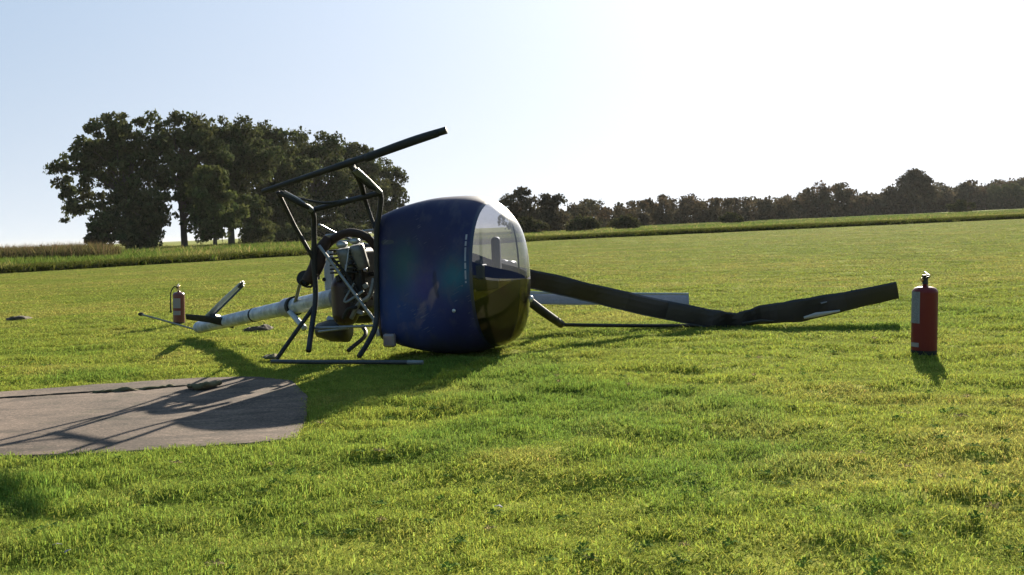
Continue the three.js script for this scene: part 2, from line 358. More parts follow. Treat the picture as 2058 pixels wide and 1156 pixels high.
  scatter('tall_grass', blades(26, 0.55, 0.25, 0.75, 0.045, 0.7), bladeMat, tall, 'band of taller rough green grass along the far edge of the lawn', 'grass');
  for (let i = 0; i < 6500; i++) {
    const x = rr(-62, -16.5), d = rr(76, 90), v = rr(0.7, 1.2);
    if (x / d > -0.345 - 0.05 * rnd() * rnd()) continue;
    reeds.push([x, 0, -d, 1.2, rr(0.75, 1.1), rnd() * 6.28, [0.075 * v, 0.068 * v, 0.024 * v]]);
  }
  scatter('reeds', blades(24, 0.6, 0.7, 1.5, 0.05, 0.5), bladeMat, reeds, 'brown dry reed bed at the far left below the trees', 'reeds');
}

// ------------------------------------------------------------------ trees
class Leaves {
  constructor() { this.p = []; this.c = []; }
  leaf(x, y, z, s, tint) {
    const q = new THREE.Quaternion().setFromEuler(new THREE.Euler(rnd() * 6.28, rnd() * 6.28, rnd() * 6.28));
    const a = new THREE.Vector3(s, 0, 0).applyQuaternion(q), b = new THREE.Vector3(0, s * rr(0.45, 0.75), 0).applyQuaternion(q), k = rr(-0.3, 0.3);
    const P = [[x - a.x, y - a.y, z - a.z], [x - b.x + a.x * k, y - b.y + a.y * k, z - b.z + a.z * k], [x + a.x, y + a.y, z + a.z], [x + b.x + a.x * k, y + b.y + a.y * k, z + b.z + a.z * k]];
    for (const i of [0, 1, 2, 0, 2, 3]) { this.p.push(...P[i]); this.c.push(...tint); }
  }
  clump(c, r, n, s, base) {
    for (let i = 0; i < n; i++) {
      const u = rr(-1, 1), a = rnd() * 6.283, q = Math.sqrt(1 - u * u), k = Math.pow(rnd(), 0.42) * (0.82 + 0.36 * noise(a * 2, u * 3 + c[0], 81));
      const t = rr(0.65, 1.3);
      this.leaf(c[0] + Math.cos(a) * q * r[0] * k, c[1] + u * r[1] * k, c[2] + Math.sin(a) * q * r[2] * k, s * rr(0.6, 1.25), [base[0] * t, base[1] * t, base[2] * t]);
    }
  }
  geo() { const g = new THREE.BufferGeometry(); g.setAttribute('position', new THREE.Float32BufferAttribute(this.p, 3)); g.setAttribute('color', new THREE.Float32BufferAttribute(this.c, 3)); g.computeVertexNormals(); return g; }
}
const leafMat = foliage(1, 1, 1, 0.28);
// envelope: list of [x, y, rx, ry] ellipses (metres from the trunk foot, seen from the front) filled with leaf clumps
function tree(name, label, category, foot, env, { clumps = 40, cr = 1.1, per = 110, leaf = 0.3, depth = 0.8, trunk = 0.35, fork = 0.25, base = [0.076, 0.086, 0.030], group, bare = 0 } = {}) {
  const t = thing(name, label, category, foot, group);
  const L = new Leaves(), limbs = [];
  const area = env.map(e => e[2] * e[3]), tot = area.reduce((a, b) => a + b, 0);
  const top = Math.max(...env.map(e => e[1]));
  limbs.push(tube([[0, -0.2, 0], [rr(-0.15, 0.15), top * 0.3, rr(-0.2, 0.2)], [rr(-0.4, 0.4), top * 0.6, 0], [env[0][0], top * 0.95, 0]], [trunk, trunk * 0.75, trunk * 0.45, trunk * 0.12], { radial: 8 }));
  env.forEach((e, k) => {
    const n = Math.max(4, Math.round(clumps * 2.3 * area[k] / tot));
    for (let i = 0; i < n; i++) {
      const u = rr(-1, 1), a = rnd() * 6.283, q = Math.sqrt(1 - u * u), rad = Math.pow(rnd(), 0.38);
      const c = [e[0] + Math.cos(a) * q * e[2] * rad, e[1] + u * e[3] * rad, Math.sin(a) * q * Math.min(e[2], e[3] * 1.2) * depth * rad], r = cr * 0.82 * rr(0.45, 1.35);
      const tn = rr(0.75, 1.25);
      L.clump(c, [r * rr(0.9, 1.3), r * rr(0.65, 1), r], Math.round(per * 0.8 * r * r / (cr * cr) * 1.5), leaf * 0.82, [base[0] * tn * rr(0.9, 1.1), base[1] * tn, base[2] * tn]);
      if (i % 6 === 0) { const y0 = Math.max(top * fork, Math.min(c[1] - 0.5, top * 0.75) * 0.62); limbs.push(tube([[0, y0, 0], [c[0] * 0.35 + rr(-0.4, 0.4), lerp(y0, c[1], 0.5) + rr(-0.2, 0.5), c[2] * 0.5], [c[0] * 0.75 + rr(-0.3, 0.3), lerp(y0, c[1], 0.85) + rr(-0.2, 0.4), c[2] * 0.8], c], [trunk * 0.3, trunk * 0.14, 0.02], { radial: 5, seg: 7 })); }
    }
  });
  mesh('trunk', limbs, M.bark, t);
  mesh('crown', L.geo(), leafMat, t);
  return t;
}
// big grove on the left: px per metre at depth d is 2300 / d
const GROVE = 'tall trees of the grove left of the helicopter';
tree('poplar_tree', 'leftmost tall tree of the grove, with airy drooping branches on its left side', 'tree', [-41.36, 0, -125.0],
  [[0, 13.4, 4.4, 2.4], [-3.6, 10.8, 3.0, 1.9], [-3.6, 10.6, 2.2, 1.7], [-6.9, 9.3, 1.3, 1.7], [-5.9, 6.3, 1.9, 1.5], [-6.8, 4.2, 0.7, 1.2], [2.4, 9.5, 3.4, 3.6], [-0.4, 6.9, 2.2, 2.3], [1.3, 4.6, 2.9, 2.5], [-3.6, 8.2, 1.9, 1.4], [0.5, 11, 3, 3], [-2.6, 5.4, 1.6, 1.8]], { clumps: 150, cr: 0.86, per: 85, leaf: 0.32, trunk: 0.45 });
tree('poplar_tree', 'tall dark rounded tree second from the left in the grove', 'tree', [-36.91, 0, -130.0],
  [[0.2, 3.6, 1.3, 1.2], [0.6, 13.2, 3.6, 2.4], [2.2, 10.4, 3.2, 2.8], [-1.6, 11.5, 2.4, 1.8], [1.8, 7.2, 3.0, 2.6], [-1.6, 7.4, 1.4, 1.8], [2.6, 3.9, 1.8, 1.6]], { clumps: 84, cr: 1.0, per: 100, leaf: 0.32, trunk: 0.42 });
tree('poplar_tree', 'tall dense tree third from the left in the grove, flat dark crown', 'tree', [-33.54, 0, -138.0],
  [[0.3, 13.3, 4.4, 2.4], [2.6, 10.4, 3.8, 3], [-1.6, 9.4, 3.4, 3.2], [1, 5.4, 3.8, 2.6]], { clumps: 105, cr: 1.15, per: 105, leaf: 0.32, trunk: 0.45 });
tree('poplar_tree', 'broad dark tree in the middle of the grove behind the raised skid', 'tree', [-30.59, 0, -150.0],
  [[-1, 13.2, 4.2, 2.4], [0.5, 9.6, 5.2, 3.6], [0, 5.2, 5, 2.9], [0, 2.2, 4, 1.6]], { clumps: 120, cr: 1.25, per: 115, leaf: 0.34, trunk: 0.42 });
tree('poplar_tree', 'rounded tree of the grove with its top above the raised skid', 'tree', [-28.08, 0, -166.0],
  [[-0.4, 13.0, 5.4, 2.9], [1.6, 9.6, 5.6, 3.4], [-0.6, 5.4, 5.4, 3.2], [0, 2.2, 4.6, 1.8]], { clumps: 120, cr: 1.25, per: 110, leaf: 0.34, trunk: 0.42 });
tree('poplar_tree', 'tree of the grove second from its right end, seen through the skid frame', 'tree', [-24.81, 0, -180.0],
  [[0, 12.4, 5.0, 2.9], [0.6, 8.4, 5.4, 3.6], [0, 4.4, 5.4, 3]], { clumps: 105, cr: 1.25, per: 105, leaf: 0.36, trunk: 0.4 });
tree('poplar_tree', 'rightmost tree of the grove with crown ending above the blue cabin', 'tree', [-21.23, 0, -190.0],
  [[0.2, 10.4, 3.8, 2.7], [0.6, 6.6, 4.1, 2.9], [-1, 3.6, 3.4, 2.2]], { clumps: 75, cr: 1.2, per: 95, leaf: 0.36, trunk: 0.36 });
tree('young_tree', 'smaller paler rounded tree in front of the grove centre', 'tree', [-30.94, 0, -120.0],
  [[0, 6.6, 2.2, 2.2], [0.4, 3.8, 2.9, 2.1], [-0.6, 2.2, 1.6, 1.2]], { clumps: 55, cr: 0.85, per: 85, trunk: 0.25, base: [0.085, 0.1, 0.03] });
tree('young_tree', 'low bushy tree at the left foot of the grove beside the reeds', 'tree', [-41.90, 0, -120.0],
  [[0, 3.4, 2.0, 1.7], [-0.9, 1.6, 1.3, 1.0], [1.8, 2.2, 1.5, 1.8]], { clumps: 45, cr: 0.7, per: 75, trunk: 0.2 });
tree('young_tree', 'low dark tree under the leftmost crown close to its trunk', 'tree', [-38.14, 0, -122.0],
  [[0, 4.6, 2.4, 2.2], [-0.6, 2.0, 2.0, 1.6]], { clumps: 45, cr: 0.85, per: 80, trunk: 0.25 });
tree('young_tree', 'low olive green tree at the right foot of the grove before its trunks', 'tree', [-28.88, 0, -128.0],
  [[0, 4.2, 2.0, 1.8], [0.6, 1.9, 2.0, 1.5]], { clumps: 35, cr: 0.85, per: 80, trunk: 0.2, base: [0.09, 0.1, 0.032] });
for (const [px, d, w, h, lb] of [[585, 142, 3.4, 2.6, 'low thicket under the grove left of the skid frame'], [680, 160, 4.6, 2.8, 'low thicket under the grove behind the engine frame']]) {
  tree('thicket', lb, 'bush', [(px - 1029) / 2300 * d, 0, -d], [[0, h * 0.45, w, h * 0.5]], { clumps: 34, cr: 0.9, per: 70, trunk: 0.1, leaf: 0.3 });
}
// right: far tree line
const FAR = [0.080, 0.068, 0.040];
tree('far_tree', 'dark broad tree just right of the cabin nose', 'tree', [1.27, 0, -172.0], [[0, 4.6, 2.6, 2.2], [0.6, 2.4, 3.2, 2.2]], { clumps: 45, cr: 0.95, per: 70, trunk: 0.25, leaf: 0.34, base: FAR });
tree('far_tree', 'thin topped tree second to the right of the cabin nose', 'tree', [6.42, 0, -178.0], [[0.2, 5.0, 1.9, 1.3], [-0.6, 2.4, 3.4, 1.8]], { clumps: 42, cr: 0.85, per: 60, trunk: 0.22, leaf: 0.34, base: FAR });
tree('far_tree', 'tallest loose crowned tree of the right tree line, near the frame edge', 'tree', [121.95, 0, -345.0], [[0, 10.6, 4.6, 2.4], [0.5, 8.6, 5.6, 3.0], [-5.6, 6.2, 2.4, 2.2], [1.0, 5.2, 8.0, 3.0], [-8.6, 6.4, 0.9, 2.0]], { clumps: 90, cr: 1.35, per: 60, trunk: 0.5, leaf: 0.55, base: FAR });
tree('far_tree', 'pointed tree right of the tallest tree in the right tree line', 'tree', [150.84, 0, -380.0], [[0.3, 7.4, 1.0, 2.6], [0, 3.6, 5, 3]], { clumps: 40, cr: 1.4, per: 55, trunk: 0.4, leaf: 0.55, base: FAR });
tree('far_tree', 'rounded greener tree at the right edge of the picture', 'tree', [166.37, 0, -380.0], [[-1, 5.8, 6.6, 3.0], [0, 3, 8, 3]], { clumps: 60, cr: 1.6, per: 60, trunk: 0.4, leaf: 0.6, base: [0.085, 0.095, 0.04] });
{
  const L = new Leaves();
  // rows of crowns: px, top px above the foot line, at depth; the wood reads as one mass
  for (let px = 1085; px < 2100; px += 3.4) {
    const t = clamp((px - 1140) / 900), d = lerp(185, 400, Math.pow(t, 0.9)) + rr(-4, 14), k = 2300 / d;
    const horizonUp = 12 + 6 * t;
    let hpx = 55 - 4 * t + 19 * (fbm(px / 30, 3, 91, 3) - 0.5) * 2 + (noise(px / 9, 1, 94) > 0.78 ? 7 : 0) - 12 * smooth(1190, 1150, px) * smooth(1120, 1150, px);
    if (px > 1640 && px < 1720) hpx += 5;
    const h = hpx / k, x = (px - 1029) / k;
    for (let j = 0; j < 4; j++) {
      const cy = h * (j === 3 ? 0.12 : rr(0.12, 0.95)) - 0.4, r = Math.min(rr(0.7, 1.25) * d / 210, h * 0.4), b = rr(0.7, 1.25);
      L.clump([x + rr(-1.5, 1.5), cy, -d + rr(-2, 2)], [r * 1.2, Math.min(r, Math.max(0.5, h - cy)), r], 80, 0.0015 * d, [FAR[0] * b * rr(0.9, 1.25), FAR[1] * b, FAR[2] * b]);
    }
  }
  tag(mesh('distant_wood', L.geo(), leafMat), 'long low brownish tree line across the far right of the field', 'wood', null, 'stuff');
}
const BUSH = [[1066, 150, 2.6, 2.2, 'dark bush right beside the cabin nose at the lawn edge'], [1176, 150, 2.0, 1.9, 'low dark round bush, leftmost of three in the rough meadow'], [1262, 158, 1.9, 1.9, 'low brown green bush in the middle of the rough meadow'], [1474, 190, 1.9, 1.7, 'small low bush below the middle of the right tree line'], [1936, 250, 3.0, 2.6, 'dark solitary bush at far right below the tree line']];
for (const [px, d, w, h, lb] of BUSH) tree('meadow_bush', lb, 'bush', [(px - 1029) / 2300 * d, 0, -d], [[0, h * 0.5, w, h * 0.55]], { clumps: 30, cr: 0.6, per: 60, trunk: 0.06, leaf: 0.26, base: [0.065, 0.065, 0.024], fork: 0.1 });

// ------------------------------------------------------------------ helicopter, lying on its left side: x forward, y across the cabin, z out of the belly
const heli = thing('helicopter', 'crashed small blue helicopter lying on its side with skids towards the viewer', 'helicopter', [-1.25, 0, -10.75]);
heli.rotation.y = THREE.MathUtils.degToRad(-23);
const hp = (n, g, m, parent = heli) => mesh(n, g, m, parent);

// cabin
const bellyTex = dataTex(768, 768, (i, j, o) => {
  const u = i / 768, v = j / 768;                       // u: firewall to nose edge, v: left side to right side
  const wob = fbm(u * 7, v * 7, 101, 4) - 0.5, g = (cx, cy, sx, sy) => Math.exp(-(((u - cx + wob * 0.06) / sx) ** 2 + ((v - cy + wob * 0.06) / sy) ** 2));
  let r = 0.021, gr = 0.020, b = 0.082;
  const low = g(0.2, 0.32, 0.42, 0.26), tq = g(0.84, 0.50, 0.16, 0.10), pu = g(0.48, 0.47, 0.22, 0.12), gn = g(0.3, 0.56, 0.16, 0.14), top = smooth(0.55, 0.95, v);
  r += -0.004 * low + 0.03 * pu - 0.008 * top; gr += 0.022 * low + 0.095 * tq + 0.005 * pu + 0.05 * gn - 0.006 * top; b += 0.06 * low + 0.075 * tq + 0.04 * pu - 0.02 * gn - 0.026 * top;
  const fig = (ax, ay, bx, by, w) => { const ex = bx - ax, ey = by - ay, px = u + wob * 0.05, py = v + (fbm(u * 9, v * 9, 105) - 0.5) * 0.05, t = clamp(((px - ax) * ex + (py - ay) * ey) / (ex * ex + ey * ey)); const d = Math.hypot(px - ax - ex * t, py - ay - ey * t); return smooth(w, w * 0.35, d); };
  const skin = Math.max(fig(0.42, 0.24, 0.62, 0.40, 0.05), fig(0.6, 0.38, 0.66, 0.46, 0.035), 0.5 * fig(0.2, 0.2, 0.42, 0.22, 0.035)) * clamp(0.55 + wob * 2.2);
  r = lerp(r, 0.2, Math.min(1, skin * 1.25)); gr = lerp(gr, 0.14, Math.min(1, skin * 1.25)); b = lerp(b, 0.16, Math.min(1, skin * 1.25));
  const hair = fig(0.66, 0.40, 0.63, 0.50, 0.035) * 0.6; r = lerp(r, 0.015, hair); gr = lerp(gr, 0.015, hair); b = lerp(b, 0.03, hair);
  if (g(0.13, 0.73, 0.09, 0.02) > 0.5) { r += 0.03; gr += 0.03; }
  // narrow pale pinstripe near the nose edge, chipped
  if (u > 0.957 && u < 0.972 && v > 0.46 && v < 0.75 && hash((v * 110) | 0, 3) > 0.22) { r = 0.3; gr = 0.3; b = 0.34; }
  const dust = smooth(0.5, 0.8, fbm(u * 14, v * 14, 109, 4)) * 0.3; r = lerp(r, 0.085, dust); gr = lerp(gr, 0.075, dust); b = lerp(b, 0.095, dust);
  const mott = 0.78 + 0.44 * fbm(u * 5, v * 6, 111, 4); r *= mott; gr *= mott; b *= mott;
  const scr = smooth(0.83, 0.88, noise(u * 14 + v * 9, v * 190 - u * 60, 113)) * smooth(0.5, 0.68, fbm(u * 4, v * 4, 114, 3)); r = lerp(r, 0.16, scr * 0.55); gr = lerp(gr, 0.15, scr * 0.55); b = lerp(b, 0.18, scr * 0.55);
  const mud = smooth(0.18, 0.02, v + wob * 0.15) * 0.7; r = lerp(r, 0.03, mud); gr = lerp(gr, 0.026, mud); b = lerp(b, 0.02, mud);
  o[0] = r; o[1] = gr; o[2] = b;
});
const bluePaint = new THREE.MeshPhysicalMaterial({ map: bellyTex, roughness: 0.7, specularIntensity: 0.35, roughnessMap: roughTex, clearcoat: 0.1, clearcoatRoughness: 0.35, side: THREE.DoubleSide });
const blueTrim = std(0.012, 0.013, 0.04, 0.4, 0, { clearcoat: 0.4, side: THREE.DoubleSide });
const doorPaint = std(0.05, 0.043, 0.02, 0.6, 0, { side: THREE.DoubleSide });
const keelPaint = std(0.022, 0.024, 0.062, 0.85, 0, { specularIntensity: 0.25, side: THREE.DoubleSide });
{
  const curve = (tab) => (x) => { for (let i = 0; i < tab.length - 1; i++) if (x <= tab[i + 1][0]) { const p0 = tab[Math.max(0, i - 1)], p1 = tab[i], p2 = tab[i + 1], p3 = tab[Math.min(tab.length - 1, i + 2)], t = (x - p1[0]) / (p2[0] - p1[0]), h = p2[0] - p1[0]; const m1 = p2[0] === p0[0] ? 0 : (p2[1] - p0[1]) / (p2[0] - p0[0]) * h, m2 = p3[0] === p1[0] ? 0 : (p3[1] - p1[1]) / (p3[0] - p1[0]) * h; return (2 * t ** 3 - 3 * t * t + 1) * p1[1] + (t ** 3 - 2 * t * t + t) * m1 + (-2 * t ** 3 + 3 * t * t) * p2[1] + (t ** 3 - t * t) * m2; } return tab[tab.length - 1][1]; };
  const X1 = 1.27, BX = 0.93;
  const hw = curve([[0, 0.60], [0.2, 0.675], [0.45, 0.735], [0.65, 0.75], [0.8, 0.74], [0.95, 0.69], [1.05, 0.635], [1.13, 0.565], [1.185, 0.48], [1.23, 0.36], [1.258, 0.21], [1.27, 0.03]]);
  const zb = curve([[0, 0], [0.78, 0], [0.9, -0.015], [1.0, -0.07], [1.1, -0.155], [1.18, -0.28], [1.24, -0.41], [1.27, -0.56]]);
  const zt = curve([[0, -1.0], [0.35, -1.2], [0.75, -1.25], [0.95, -1.17], [1.1, -1.02], [1.18, -0.88], [1.24, -0.72], [1.27, -0.58]]);
  const yc = (x) => 0.765 - 0.06 * smooth(0.85, 1.2, x);
  const xs = []; for (let i = 0; i <= 30; i++) xs.push(i / 30 * 0.92); xs.push(BX, BX + 0.025); for (let i = 1; i <= 26; i++) xs.push(BX + 0.025 + (X1 - BX - 0.025) * Math.sin(i / 26 * Math.PI / 2));
  const NP = 256, pos = [], uv = [], ee = (x) => 2 / lerp(9, 2.25, Math.pow(smooth(-0.1, 1.0, x), 0.8));
  for (const x of xs) for (let k = 0; k <= NP; k++) {
    const a = k / NP * Math.PI * 2, c = Math.cos(a), s = Math.sin(a), w = hw(x), zc = (zb(x) + zt(x)) / 2, hz = (zb(x) - zt(x)) / 2;
    const e = ee(x), y = yc(x) + Math.sign(c) * Math.abs(c) ** e * w, z = zc + Math.sign(s) * Math.abs(s) ** e * hz;
    pos.push(x, y, z); uv.push(clamp(x / BX, 0.002, 0.998), clamp(y / 1.53, 0.002, 0.998));
  }
  const bags = {};
  for (let i = 0; i < xs.length - 1; i++) for (let k = 0; k < NP; k++) {
    const xm = (xs[i] + xs[i + 1]) / 2, a = (k + 0.5) / NP * Math.PI * 2, s = Math.sin(a), c = Math.cos(a);
    let b;
    const belly = s > -0.02;
    if (belly && xm < BX) b = 'belly';
    else if (xm > BX && xm < BX + 0.025) b = 'frame';
    else if (!belly && xm < 0.26) b = 'belly';
    else if (!belly && (xm < 0.31)) b = 'frame';
    else if (!belly && xm < BX && s > -0.06) b = 'frame';
    else if (!belly && xm < BX && c < -0.1) b = 'door';
    else if (c > 0 && Math.abs(s) < 0.10 && xm < 1.10) b = 'frame';
    else if (s > 0 ? c > 0.03 && c < 0.17 : Math.abs(c) < 0.03) b = 'keel';
    else b = c > 0 ? 'up' : 'down';
    const p = i * (NP + 1) + k, q = p + NP + 1;
    (bags[b] ||= []).push(p, q, p + 1, p + 1, q, q + 1);
  }
  const full = new THREE.BufferGeometry(); full.setAttribute('position', new THREE.Float32BufferAttribute(pos, 3)); full.setAttribute('uv', new THREE.Float32BufferAttribute(uv, 2));
  full.setIndex(Object.values(bags).flat()); full.computeVertexNormals();
  { const n = full.attributes.normal; for (let i = 0; i < xs.length; i++) { const a = i * (NP + 1), b = a + NP; n.setXYZ(b, n.getX(a), n.getY(a), n.getZ(a)); } }
  const cut = (ix) => { const g = new THREE.BufferGeometry(), map = new Map(), P = [], N = [], U = [], I = []; for (const v of ix) { if (!map.has(v)) { map.set(v, map.size); for (let k = 0; k < 3; k++) { P.push(full.attributes.position.array[v * 3 + k]); N.push(full.attributes.normal.array[v * 3 + k]); } U.push(uv[v * 2], uv[v * 2 + 1]); } I.push(map.get(v)); } g.setAttribute('position', new THREE.Float32BufferAttribute(P, 3)); g.setAttribute('normal', new THREE.Float32BufferAttribute(N, 3)); g.setAttribute('uv', new THREE.Float32BufferAttribute(U, 2)); g.setIndex(I); return g; };
  const belly = hp('belly_shell', cut(bags.belly), bluePaint); belly.userData.label = 'blue belly pan with faded airbrushed picture';
  hp('canopy_frame', cut(bags.frame), blueTrim);
  hp('keel_strip', cut(bags.keel), keelPaint);
  hp('door_panel', cut(bags.door), doorPaint).userData.label = 'closed dark door on the side lying in the grass';
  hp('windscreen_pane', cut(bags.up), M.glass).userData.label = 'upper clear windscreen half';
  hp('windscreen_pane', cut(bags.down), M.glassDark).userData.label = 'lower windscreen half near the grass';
  // firewall closing the back
  const sh = new THREE.Shape(); for (let k = 0; k < 64; k++) { const a = k / 64 * 6.2832, c = Math.cos(a), s = Math.sin(a), y = 0.765 + Math.sign(c) * Math.abs(c) ** 0.222 * 0.598, z = -0.5 + Math.sign(s) * Math.abs(s) ** 0.222 * 0.498; k ? sh.lineTo(-z, y) : sh.moveTo(-z, y); }
  const fw = new THREE.ExtrudeGeometry(sh, { depth: 0.025, bevelEnabled: false }); fw.rotateY(Math.PI / 2); fw.translate(-0.03, 0, 0);
  hp('firewall', fw, M.fire);
  // seats and panel
  for (const y of [0.45, 1.06]) { const s = hp('seat', [boxAt(0.42, 0.46, 0.12, [0.42, y, -0.28], 0.04), boxAt(0.12, 0.46, 0.62, [0.2, y, -0.58], 0.05, [0, -0.15, 0])], M.seat); }
  hp('instrument_panel', [boxAt(0.08, 0.42, 0.26, [0.92, 0.9, -0.68], 0.04, [0, 0.35, 0]), boxAt(0.5, 0.14, 0.12, [0.8, 0.80, -0.12], 0.02), boxAt(0.12, 0.2, 0.3, [0.98, 0.72, -0.3], 0.02)], M.panel);
  for (const y of [0.55, 0.98]) hp('control_stick', tube([[0.7, y, -0.08], [0.72, y + 0.01, -0.3], [0.64, y, -0.5]], 0.014), M.steel);
  hp('latch', ball([0.772,0.455,0.005], 0.018, 1, 1, 0.6), M.paleSteel);
  const ll = hp('landing_light', [boxAt(0.12, 0.13, 0.07, [0.103,0.188,0.03], 0.025)], M.lampGlass); ll.userData.label = 'pale lamp at the bottom edge of the belly';
}
// landing gear: two skids, two cross tubes, braces
const sk = hp('skid', tube([[-0.944,1.628,0.43], [-0.321,1.764,0.44], [0.22,1.888,0.42], [0.681,2.009,0.38], [0.943,2.067,0.34]], [0.024, 0.027, 0.032, 0.036, 0.034], { radial: 12 }), M.blackPaint);
sk.userData.label = 'upper skid pointing into the sky';
hp('wear_shoe', tube([[0.18,1.863,0.44], [0.504,1.949,0.425], [0.874,2.044,0.37]], [0.034, 0.037, 0.034], { radial: 10 }), M.blackRubber, sk);
const sk2 = hp('skid', tube([[-0.894,0.04,0.505], [-0.378,0.04,0.514], [0.152,0.045,0.525], [0.706,0.05,0.57]], [0.02, 0.02], { radial: 12 }), M.darkSteel);
sk2.userData.label = 'lower skid lying in the grass';
hp('skid_cap', tube([[0.582,0.05,0.577], [0.725,0.05,0.569]], [0.023, 0.02]), M.castAlu, sk2);
hp('cross_tube', tube([[-0.751,1.609,0.44], [-0.603,1.506,0.36], [-0.565,1.429,0.2], [-0.607,1.214,0.12], [-0.635,0.963,0.1], [-0.641,0.598,0.1], [-0.631,0.345,0.2], [-0.553,0.127,0.4]], 0.026, { seg: 40 }), M.blackPaint).userData.label = 'rear cross tube of the landing gear';
hp('cross_tube', tube([[-0.018,1.845,0.43], [0.086,1.654,0.3], [0.107,1.565,0.08], [0.021,1.189,0.03], [-0.013,0.583,0.03], [-0.01,0.33,0.08], [-0.029,0.188,0.2], [-0.001,0.085,0.42]], 0.025, { seg: 40 }), M.blackPaint).userData.label = 'front cross tube of the landing gear';
hp('gear_brace', tube([[-0.772,1.615,0.44], [-0.734,1.292,0.25], [-0.635,0.963,0.1]], 0.02, { straight: true }), M.blackPaint);
hp('gear_brace', tube([[-0.644,0.54,0.1], [-0.911,0.05,0.4]], 0.021), M.blackPaint);
hp('gear_brace', tube([[-0.006,1.862,0.43], [0.009,1.685,0.28], [-0.088,1.463,0], [0.006,1.151,-0.02]], [0.03, 0.028, 0.02, 0.016]), M.blackPaint);
hp('leg_fairing', slab([[0.061,1.769,0.43], [0.099,1.68,0.32], [0.118,1.568,0.1]], [[1, 0.5, 0.2], [1, 0.5, 0.2], [1, 0.4, 0.2]], [0.07, 0.08, 0.05], 0.03), M.steel);
hp('leg_fairing', slab([[-0.714,1.603,0.43], [-0.613,1.525,0.36], [-0.546,1.429,0.22]], [[0.6, 0.8, 0.2], [0.6, 0.8, 0.2], [0.6, 0.8, 0.2]], [0.055, 0.065, 0.045], 0.03), M.steel);
hp('frame_tube', tube([[-0.746,1.595,0.4], [-0.435,1.498,0.2], [-0.225,1.516,0.1]], 0.012), M.blackPaint);
hp('frame_tube', tube([[-0.618,1.432,0.16], [0.113,1.564,0.09]], 0.027), M.blackPaint).userData.label = 'dark upper longeron between the cross tubes';
hp('frame_tube', tube([[-0.572,1.099,0.1], [-0.034,0.379,0.06]], 0.0155), M.steel).userData.label = 'pale diagonal strut across the engine';
hp('frame_tube', tube([[-0.709,1.19,-0.25], [-0.081,1.226,-0.2]], 0.014), M.steel);
hp('frame_tube', tube([[-0.9,1.111,-0.5], [-0.255,1.148,-0.5]], 0.014), M.steel);
hp('frame_tube', tube([[-0.687,1.299,-0.1], [-0.602,1.173,-0.4], [-0.317,1.038,-0.6]], 0.014), M.steel);
hp('frame_tube', tube([[-0.625,1.403,0.1], [-0.979,0.76,-0.5]], 0.016), M.blackPaint);
hp('frame_tube', tube([[-0.648,0.316,0.15], [-0.055,0.325,0.03]], 0.013), M.steel);
hp('frame_tube', tube([[-0.04,0.379,0.05], [-0.017,0.226,0.03]], 0.02), M.paleSteel);

